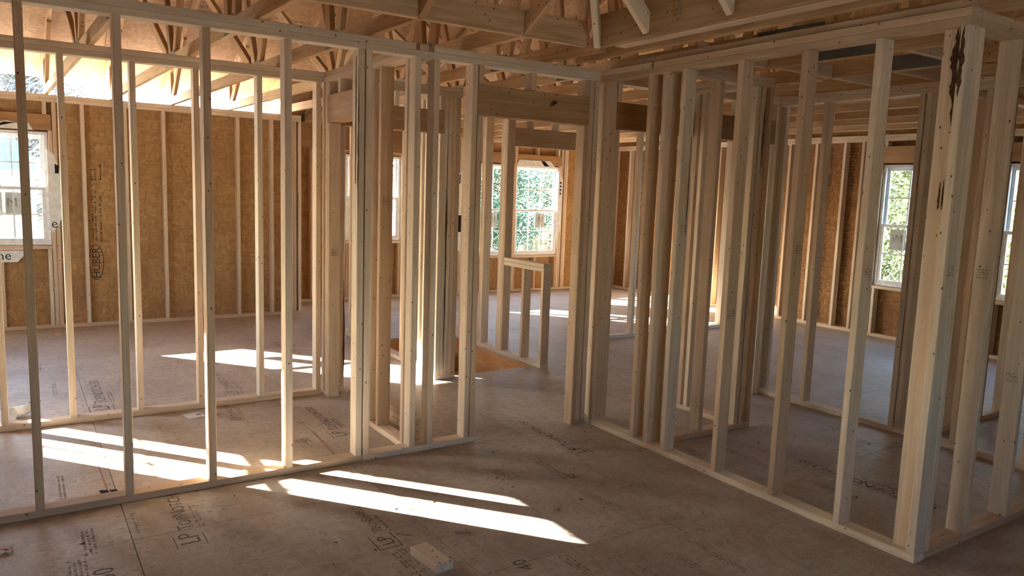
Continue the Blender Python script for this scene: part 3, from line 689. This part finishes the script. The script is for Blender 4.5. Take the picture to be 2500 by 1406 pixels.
# ------------------------------------------------------------------ outdoors
gr = root('ground', (0, 0, -1.4), 'dry pale ground around the house', 'ground', 'structure')
me = bpy.data.meshes.new('ground_surface'); me.from_pydata([(-90, -90, 0), (90, -90, 0), (90, 90, 0), (-90, 90, 0)], [], [(0, 1, 2, 3)])
link('ground_surface', me, GROUND, gr, Matrix.Translation((0, 0, -1.4)))
hs = root('neighbour_house', (-4.7, 29.5, -1.4), 'neighbouring house with teal shingled hip roof past the window', 'house')
bx(hs, 'house_wall', -10, 0.6, 26, 33, -1.4, 1.75, SIDING, 0)
me = bpy.data.meshes.new('house_roof')
me.from_pydata([(-10.4, 25.6, 1.72), (0.95, 25.6, 1.72), (0.95, 33.4, 1.72), (-10.4, 33.4, 1.72), (-7.6, 29.5, 3.5), (-0.45, 29.5, 3.5)], [],
               [(0, 1, 5, 4), (1, 2, 5), (2, 3, 4, 5), (3, 0, 4), (3, 2, 1, 0)])
link('house_roof', me, TEAL, hs)
bx(hs, 'roof_fascia', -10.4, 0.95, 25.56, 25.6, 1.55, 1.74, SIDING, 0)
def tree(name, label, x, y, h, rad, leafm, nleaf, nbranch, leaf=0.16, seed=1, low=0.12, grp=None, tw=1.0):
    rnd = random.Random(seed)
    t = root(name, (x, y, -1.4), label, 'tree' if 'tree' in name else 'bush', None, grp)
    # trunk and branches
    v, f = [], []
    def limb(a, b, r0, r1):
        a, b = Vector(a), Vector(b); z = (b - a).normalized(); u = z.orthogonal().normalized(); s = z.cross(u); k = len(v)
        for p, r in ((a, r0), (b, r1)):
            for i in range(4):
                q = p + u * r * math.cos(i * math.pi / 2) + s * r * math.sin(i * math.pi / 2); v.append(tuple(q))
        for i in range(4): f.append((k + i, k + (i + 1) % 4, k + 4 + (i + 1) % 4, k + 4 + i))
    limb((0, 0, 0), (0, 0, h * 0.95), rad * 0.07, rad * 0.015)
    tips = []
    for i in range(nbranch):
        z0 = h * rnd.uniform(low * 0.6, 0.85); an = rnd.uniform(0, 6.283); ln = rad * rnd.uniform(0.5, 1.05)
        p = Vector((0, 0, z0)); dirv = Vector((math.cos(an), math.sin(an), rnd.uniform(0.1, 0.9))).normalized()
        for s in range(4):
            q = p + dirv * ln / 4; limb(p, q, (0.028 - 0.005 * s) * tw, (0.022 - 0.005 * s) * tw); p = q
            dirv = (dirv + Vector((rnd.uniform(-.5, .5), rnd.uniform(-.5, .5), rnd.uniform(-.4, .3)))).normalized()
            if s > 0:
                e = p + Vector((rnd.uniform(-1, 1), rnd.uniform(-1, 1), rnd.uniform(-.7, .7))).normalized() * ln * 0.3; limb(p, e, 0.012 * tw, 0.006 * tw); tips.append(e)
        tips.append(p)
    me = bpy.data.meshes.new('trunk'); me.from_pydata(v, [], f); link('trunk', me, TWIG if nleaf else TWIGD, t, Matrix.Translation((x, y, -1.4)))
    if nleaf:
        v, f = [], []
        for i in range(nleaf):
            c = Vector(rnd.choice(tips)) + Vector((rnd.gauss(0, 1), rnd.gauss(0, 1), rnd.gauss(0, 1))) * rad * 0.17
            if c.z < 0.05: c.z = 0.1
            a = Vector((rnd.uniform(-1, 1), rnd.uniform(-1, 1), rnd.uniform(-1, 1))).normalized() * leaf
            b = a.orthogonal().normalized() * leaf * 0.4; k = len(v)
            v += [tuple(c - a), tuple(c + b), tuple(c + a), tuple(c - b)]; f.append((k, k + 1, k + 2, k + 3))
        me = bpy.data.meshes.new('foliage'); me.from_pydata(v, [], f); o = link('foliage', me, leafm, t, Matrix.Translation((x, y, -1.4))); o['kind'] = 'stuff'
    return t
tg = 'evergreen trees behind the house'
for i, (x, y, h, r) in enumerate([(10.9, 17.2, 7.5, 1.0), (13.7, 18.6, 9, 1.1), (16.8, 20.5, 8, 1.2), (7.8, 19.5, 8, 1.1)]):
    tree('evergreen_tree', 'dark evergreen tree beyond the far paired windows', x, y, h, r, LEAFD, 20000, 90, leaf=0.06, seed=20 + i, grp=tg)
for i, (x, y, h, r) in enumerate([(0.6, 38, 9, 3.6)]):
    tree('bare_tree', 'leafless grey tree behind the teal roofed house', x, y, h, r, None, 0, 420, seed=40 + i, grp='bare trees behind the teal roof', tw=1.7)
for i, (x, y, h, r) in enumerate([(14.5, 9.0, 5.0, 1.45), (13.4, 5.0, 4.6, 1.25), (20.5, 11.0, 8, 2.2)]):
    tree('leafy_bush', 'tangled yellow green bush outside the narrow windows', x, y, h, r, LEAFY, 16000, 200, leaf=0.07, seed=60 + i, low=0.05, grp='bushes outside the narrow windows')

# ------------------------------------------------------------------ details on the framing
def wane(stud, x, y, z0, z1, wd, ux, nrm, seed, mat=BARK):
    """strip of bark or split left on a board; sits on the face with normal nrm, ux across the face"""
    rnd = random.Random(seed); k = 14; L_, R_ = [], []
    for i in range(k + 1):
        t = i / k; z = z0 + (z1 - z0) * t; e = 0.15 + 0.85 * math.sin(math.pi * min(1, max(0, t)) ** 0.8)
        L_.append((-wd * 0.5 * e * rnd.uniform(0.3, 1.0), z)); R_.append((wd * 0.5 * e * rnd.uniform(0.3, 1.0), z))
    v = []; f = []
    for (a, z), (b, _) in zip(L_, R_):
        for u, d in ((a, 0.0006), ((a + b) / 2, 0.0030), (b, 0.0006)):
            q = Vector((x, y, z)) + Vector(ux) * u + Vector(nrm) * d; v.append(tuple(q))
    for i in range(k):
        for j in (0, 1): a = 3 * i + j; f.append((a, a + 1, a + 4, a + 3))
    me = bpy.data.meshes.new('bark_wane'); me.from_pydata(v, [], f); me.update()
    return link('bark_wane', me, mat, stud)
# corner post: damaged bark patch near the top, on the face towards -x and the backing stud
wane(B, 3.442, 1.778, 1.98, 2.39, 0.05, (0, -1, 0), (-1, 0, 0), 3); wane(B, 3.442, 1.79, 2.15, 2.395, 0.05, (0, -1, 0), (-1, 0, 0), 24); wane(B, 3.399, 1.744, 2.10, 2.395, 0.034, (0, -1, 0), (-1, 0, 0), 4)
wane(B, 3.442, 1.80, 1.62, 1.74, 0.012, (0, -1, 0), (-1, 0, 0), 5); wane(B, 3.442, 1.785, 1.62, 1.75, 0.010, (0, -1, 0), (-1, 0, 0), 6)
wane(A, 1.652, YA + 0.03, 1.65, 2.36, 0.02, (0, 1, 0), (-1, 0, 0), 8); wane(A, 1.655, YA - 0.001, 1.5, 2.3, 0.012, (1, 0, 0), (0, -1, 0), 9)
wane(A, 2.432, YA + 0.03, 0.6, 1.95, 0.022, (0, 1, 0), (-1, 0, 0), 10); wane(A2, 3.066, Y2 - 0.002, 0.1, 2.3, 0.02, (1, 0, 0), (0, -1, 0), 11)
wane(A2, 2.165, Y2 - 0.002, 0.1, 0.9, 0.025, (1, 0, 0), (0, -1, 0), 12); wane(N, 4.335, 3.497, 1.85, 2.3, 0.02, (1, 0, 0), (0, -1, 0), 13)
wane(B, 3.47, 3.331, 1.4, 2.0, 0.012, (1, 0, 0), (0, -1, 0), 14); wane(A, 3.01, YA - 0.001, 2.205, 2.235, 0.09, (1, 0, 0.4), (0, -1, 0), 15)
for i, (ya, z) in enumerate(((2.502, 1.36), (2.102, 1.28), (3.332, 1.42), (1.72, 1.33), (2.912, 0.95))):
    ticks(B, (XB + 0.015, ya - 0.0035, z), (1, 0, 0), (0, 0, 1), 4, 9, 0.06, 0.05, 30 + i)
for i, (ya, z) in enumerate(((4.61, 1.52), (5.565, 1.1))): ticks(E, (XE + 0.015, ya - 0.0035, z), (1, 0, 0), (0, 0, 1), 4, 9, 0.06, 0.055, 50 + i)
for i, (xx, z) in enumerate(((3.845, 1.30), (4.27, 0.75))): ticks(Cw, (xx - 0.003, YC + 0.075, z), (0, -1, 0), (0, 0, 1), 4, 9, 0.06, 0.05, 60 + i)
for i in range(3):
    ticks(tr, (2.8615, 2.93 - 0.55 * i, Z3 + 0.05), (0, -1, 0), (0, 0, 1), 5, 7, 0.07, 0.11, 70 + i)
# strand board stamps on the walls
lettering(G, 'printed_stamp', 'HUBER', 0.11, (0.80, YG + D - 0.0008, 0.52), (0, 0, 1), (-1, 0, 0), INK)
pts = [(math.cos(i * math.pi / 12) * 0.20, math.sin(i * math.pi / 12) * 0.075) for i in range(24)]
v = []; f = []
for (a, b) in pts: v += [(a, b, 0), (a * 0.96, b * 0.9, 0)]
for i in range(24): k = 2 * i; f.append((k, (k + 2) % 48, (k + 3) % 48, k + 1))
ovm = bpy.data.meshes.new('stamp_oval'); ovm.from_pydata(v, [], f)
link('stamp_oval', ovm, INK, G, Matrix.Translation((0.765, YG + D - 0.0008, 0.70)) @ Matrix(((0, -1, 0), (0, 0, -1), (1, 0, 0))).to_4x4())
for k, (x_, z, n_, h_) in enumerate(((0.745, 0.93, 2, 0.62), (0.815, 0.93, 1, 0.5), (0.75, 1.60, 2, 0.13))):
    ticks(G, (x_ + 0.02 * n_, YG + D - 0.0008, z), (0, 0, 1), (-1, 0, 0), n_, int(h_ / 0.018), h_, 0.03 * n_, 300 + k, INK, 'printed_stamp')
poly(G, 'stamp_arrow', [(0.83, 1.60), (0.845, 1.62), (0.836, 1.62), (0.836, 1.76), (0.845, 1.76), (0.832, 1.78), (0.82, 1.76), (0.829, 1.76), (0.829, 1.62), (0.82, 1.62)], 0.0005, INK, (0, YG + D - 0.0004, 0), (1, 0, 0), (0, 0, 1))
for y0, y1 in ((5.78, 5.87), (9.62, 9.75), (6.05, 6.2)):
    for z, t, s in ((1.42, 'LP', 0.075), (1.34, 'APA', 0.05), (0.62, 'NOV', 0.05), (0.36, 'LP', 0.075), (0.28, 'APA', 0.05)):
        lettering(Hw, 'printed_stamp', t, s, (XR + D - 0.0008, y1, z), (0, -1, 0), (0, 0, 1), INK)
    for k, (z, n_, h_) in enumerate(((1.55, 5, 0.16), (0.72, 14, 0.58), (0.46, 3, 0.12), (0.07, 6, 0.19), (1.80, 14, 0.55))):
        ticks(Hw, (XR + D - 0.0008, y1, z), (0, -1, 0), (0, 0, 1), n_, 9, 0.1, h_, 200 + k, INK, 'printed_stamp')
# the roof maker's mark, printed on the underside of a roof sheet
yy = 8.35
uyr = Vector((0, cs, -PITCH * cs))
lettering(roof, 'printed_stamp', 'HUBER', 0.09, (1.93, yy, under(yy) - 0.0005), (-1, 0, 0), uyr, INKF)
link('stamp_oval', ovm, INKF, roof, Matrix.Translation((1.74, yy + 0.03, under(yy + 0.03) - 0.0006)) @ Matrix((Vector((-1, 0, 0)), uyr, Vector((-1, 0, 0)).cross(uyr))).transposed().to_4x4())
# house wrap flaps folded in round the windows
def flap(p, pts, o, ux, uy, nm='wrap_flap'): return poly(p, nm, pts, 0.0015, WRAP, o, ux, uy)
yf = YG - 0.004
fl = flap(G, [(0.335, 1.92), (0.40, 1.85), (0.44, 1.70), (0.46, 1.25), (0.455, 1.20), (0.42, 1.13), (0.37, 1.04), (0.335, 1.05)], (0, yf, 0), (1, 0, 0), (0, 0, 1))
lettering(fl, 'flap_lettering', 'e', 0.14, (0.35, yf - 0.002, 1.08), (1, 0, 0.15), (-0.15, 0, 1), INK)
poly(fl, 'flap_mark', [(0.40, 1.66), (0.435, 1.66), (0.435, 1.74), (0.40, 1.76)], 0.001, BLACKC, (0, yf - 0.003, 0), (1, 0, 0), (0, 0, 1))
flap(G, [(0.47, 1.38), (0.49, 1.33), (0.51, 1.24), (0.47, 1.22)], (0, yf, 0), (1, 0, 0), (0, 0, 1))
fl = flap(G, [(-0.30, 0.865), (0.12, 0.865), (0.10, 0.80), (0.03, 0.725), (-0.22, 0.725), (-0.30, 0.78)], (0, yf, 0), (1, 0, 0), (0, 0, 1))
lettering(fl, 'flap_lettering', 'erne', 0.13, (-0.26, yf - 0.002, 0.752), (1, 0, 0), (0, 0, 1), INK)
poly(fl, 'flap_mark', [(-0.30, 0.848), (0.11, 0.848), (0.11, 0.855), (-0.30, 0.855)], 0.001, RED, (0, yf - 0.003, 0), (1, 0, 0), (0, 0, 1))
fl = flap(G, [(-0.40, 2.10), (0.22, 2.10), (0.18, 2.17), (0.12, 2.15), (0.0, 2.18), (-0.1, 2.16), (-0.40, 2.17)], (0, yf, 0), (1, 0, 0), (0, 0, 1))
poly(fl, 'flap_mark', [(-0.14, 2.115), (-0.10, 2.115), (0.07, 2.165), (-0.03, 2.165)], 0.001, BLACKC, (0, yf - 0.003, 0), (1, 0, 0), (0, 0, 1))
yf = YB - 0.004
fl = flap(Q, [(7.70, 2.02), (7.80, 1.85), (7.78, 1.0), (7.70, 0.9)], (0, yf, 0), (1, 0, 0), (0, 0, 1))
for k in range(4): poly(fl, 'flap_mark', [(7.735, 1.79 - 0.06 * k), (7.765, 1.79 - 0.06 * k), (7.765, 1.82 - 0.06 * k), (7.735, 1.82 - 0.06 * k)], 0.001, BLACKC, (0, yf - 0.003, 0), (1, 0, 0), (0, 0, 1))
fl = flap(Q, [(6.85, 2.055), (7.63, 2.055), (7.52, 2.15), (6.9, 2.15)], (0, yf, 0), (1, 0, 0), (0, 0, 1))
poly(fl, 'flap_mark', [(7.33, 2.145), (7.40, 2.145), (7.50, 2.065), (7.40, 2.065)], 0.001, BLACKC, (0, yf - 0.003, 0), (1, 0, 0), (0, 0, 1))
fl = flap(Q, [(5.94, 2.0), (5.84, 1.93), (5.70, 1.78), (5.70, 0.9), (5.78, 0.7), (5.94, 0.62)], (0, yf, 0), (1, 0, 0), (0, 0, 1))
lettering(fl, 'flap_lettering', 'd', 0.2, (5.73, yf - 0.002, 1.73), (1, 0, 0), (0, 0, 1), INK); lettering(fl, 'flap_lettering', 'ia', 0.1, (5.73, yf - 0.002, 1.63), (1, 0, 0), (0, 0, 1), INK)
poly(fl, 'flap_mark', [(5.71, 0.98), (5.90, 0.98), (5.90, 1.24), (5.71, 1.24)], 0.001, BLACKC, (0, yf - 0.003, 0), (1, 0, 0), (0, 0, 1))
# paper tags stapled to the far trusses
for (x, y) in ((7.15, 4.95), (6.54, 5.55)):
    tag(panel(None, 'paper_tag', (x - 0.022 - SKEW * (y - 3.55), y, Z3 - 0.01), (0, -1, 0), (0, 0, 1), 0.11, 0.10, 0.001, PAPER), 'white paper tag stapled to a roof truss chord', 'tag', group='paper tags on the trusses')

# ------------------------------------------------------------------ loose things on the floor
def wedge(name, pts, z0, z1, mat, label, cat, **k):
    o = poly(None, name, pts, z1 - z0, mat, (0, 0, z0)); tag(o, label, cat, **k); return o
blk = root('lumber_offcut', (1.50, 2.83, 0), 'pale sawn lumber offcut lying near the printed TechShield mark', 'offcut')
beam(blk, 'offcut_block', (1.478, 2.93, 0.0195), (1.50, 2.72, 0.0195), 0.089, T, PALEW, (0, 0, 1))
def offcut_wane(): wane(blk, 1.545, 2.76, 0.004, 0.036, 0.05, (0.1, -1, 0), (1, 0.1, 0), 91)
offcut_wane()
bs = root('black_card_sheet', (0.37, 4.28, 0), 'small black card lying against the bottom plate', 'card')
poly(bs, 'card', [(0.325, 4.36), (0.405, 4.335), (0.42, 4.225), (0.345, 4.225)], 0.002, BLACKC, (0, 0, 0.001))
poly(bs, 'card_stripe', [(0.362, 4.345), (0.370, 4.343), (0.385, 4.23), (0.377, 4.23)], 0.0006, STEEL, (0, 0, 0.003))
pl = root('paper_label', (1.0, 5.52, 0), 'white printed paper label lying on the closet floor', 'label')
poly(pl, 'paper', [(0.94, 5.57), (1.06, 5.585), (1.08, 5.475), (0.965, 5.45)], 0.0015, PAPER, (0, 0, 0.001))
for k in range(4): poly(pl, 'barcode_bar', [(1.03 + 0.008 * k, 5.50), (1.034 + 0.008 * k, 5.50), (1.034 + 0.008 * k, 5.56), (1.03 + 0.008 * k, 5.56)], 0.0004, INK, (0, 0, 0.0026))
wr = root('crumpled_wrapper', (-0.08, 3.82, 0), 'crumpled red and white wrapper on the subfloor', 'wrapper')
v = []; rnd = random.Random(5)
for i in range(6):
    for j in range(5): v.append((-0.125 + 0.014 * i + 0.004 * rnd.random(), 3.775 + 0.02 * j + 0.005 * rnd.random(), 0.002 + 0.02 * rnd.random()))
f = [(i * 5 + j, (i + 1) * 5 + j, (i + 1) * 5 + j + 1, i * 5 + j + 1) for i in range(5) for j in range(4)]
me = bpy.data.meshes.new('foil'); me.from_pydata(v, [], f); link('foil', me, PAPER, wr)
f2 = [q for i, q in enumerate(f) if i % 4 in (1,) or i in (6, 11)]
me = bpy.data.meshes.new('red_print'); me.from_pydata([(a, b, c + 0.0008) for a, b, c in v], [], f2); link('red_print', me, RED, wr)
# paper cup on its side by the plate
cup = root('paper_cup', (0.0, 6.0, 0.05), 'white paper cup lying on its side by the bottom plate', 'cup')
def lathe(name, parent, prof, mw, mat, k=20):
    v = [(r * math.cos(2 * math.pi * i / k), r * math.sin(2 * math.pi * i / k), z) for r, z in prof for i in range(k)]
    f = [(a * k + i, a * k + (i + 1) % k, (a + 1) * k + (i + 1) % k, (a + 1) * k + i) for a in range(len(prof) - 1) for i in range(k)]
    me = bpy.data.meshes.new(name); me.from_pydata(v, [], f)
    for p_ in me.polygons: p_.use_smooth = True
    return link(name, me, mat, parent, mw)
cm = Matrix.Translation((0.0, 6.0, 0.042)) @ Matrix.Rotation(R(-60), 4, 'Z') @ Matrix.Rotation(R(93), 4, 'X')
lathe('cup_body', cup, [(0.0, -0.05), (0.032, -0.05), (0.042, 0.055), (0.040, 0.055), (0.030, -0.046), (0.0, -0.046)], cm, PAPER)
lathe('cup_rim', cup, [(0.0405, 0.053), (0.0445, 0.053), (0.0445, 0.058), (0.0405, 0.058), (0.0405, 0.053)], cm, WRAP)
# boards stacked on the hall floor
for i, (z, x, lab) in enumerate(((0.0, 2.17, 'lowest short board of the pile past the cross partition'), (T + .001, 2.18, 'middle short board of the pile past the cross partition'), (2 * T + .002, 2.175, 'topmost short board of the pile with a white tag'))):
    b_ = bx(None, 'short_board', x, x + D, 4.50 + 0.03 * i, 5.05 - 0.04 * i, z + .0005, z + T + .0005, STUD); tag(b_, lab, 'board', group='pile of short boards')
lab = panel(b_, 'board_tag', (2.19, 4.5585, 2 * T + 0.006), (1, 0, 0), (0, 0, 1), 0.06, 0.03, 0.001, PAPER)
def nail(x, y, a, lab, L=0.075):
    n = root('nail', (x, y, 0.003), lab, 'nail', None, 'nails on the subfloor')
    d = Vector((math.cos(a), math.sin(a), 0)); p = Vector((x, y, 0.004))
    beam(n, 'shank', p, p + d * L, 0.004, 0.004, STEEL, ch=0.001); beam(n, 'nail_head', p - d * 0.0012, p, 0.009, 0.009, STEEL, ch=0.003)
for (x, y, a, t) in ((2.29, 2.99, 0.5, 'loose nail just past the tip of the wide sun streak'), (1.52, 3.09, 2.3, 'loose nail lying across the TechShield print'), (1.78, 2.98, 2.6, 'loose nail between the wide sun streak and the offcut'), (0.05, 6.35, 0.2, 'loose nail on the floor past the paper cup'), (2.0, 4.40, 0.3, 'loose nail in the closet by the cross partition plate'), (6.6, 3.7, 0.4, 'dark loose nail on the floor of the narrow window room')): nail(x, y, a, t)
rnd = random.Random(12)
for i in range(60):
    x, y = rnd.uniform(0.0, 3.3), rnd.uniform(2.3, 4.05)
    if i > 42: x, y = rnd.uniform(3.6, 5.1), rnd.uniform(1.95, 3.4)
    a = rnd.uniform(0, 3.14); L = rnd.uniform(0.008, 0.03); q = Vector((math.cos(a), math.sin(a), 0)) * L; n_ = Vector((-q.y, q.x, 0)).normalized() * 0.003
    o = poly(None, 'wood_chip', [(x, y), (x + q.x * .5 + n_.x, y + q.y * .5 + n_.y), (x + q.x, y + q.y), (x + q.x * .5 - n_.x, y + q.y * .5 - n_.y)], 0.003, BARK if i % 3 else STUD, (0, 0, 0.0002))
    tag(o, 'small wood chip scattered on the subfloor', 'wood chip', group='wood chips on the subfloor')
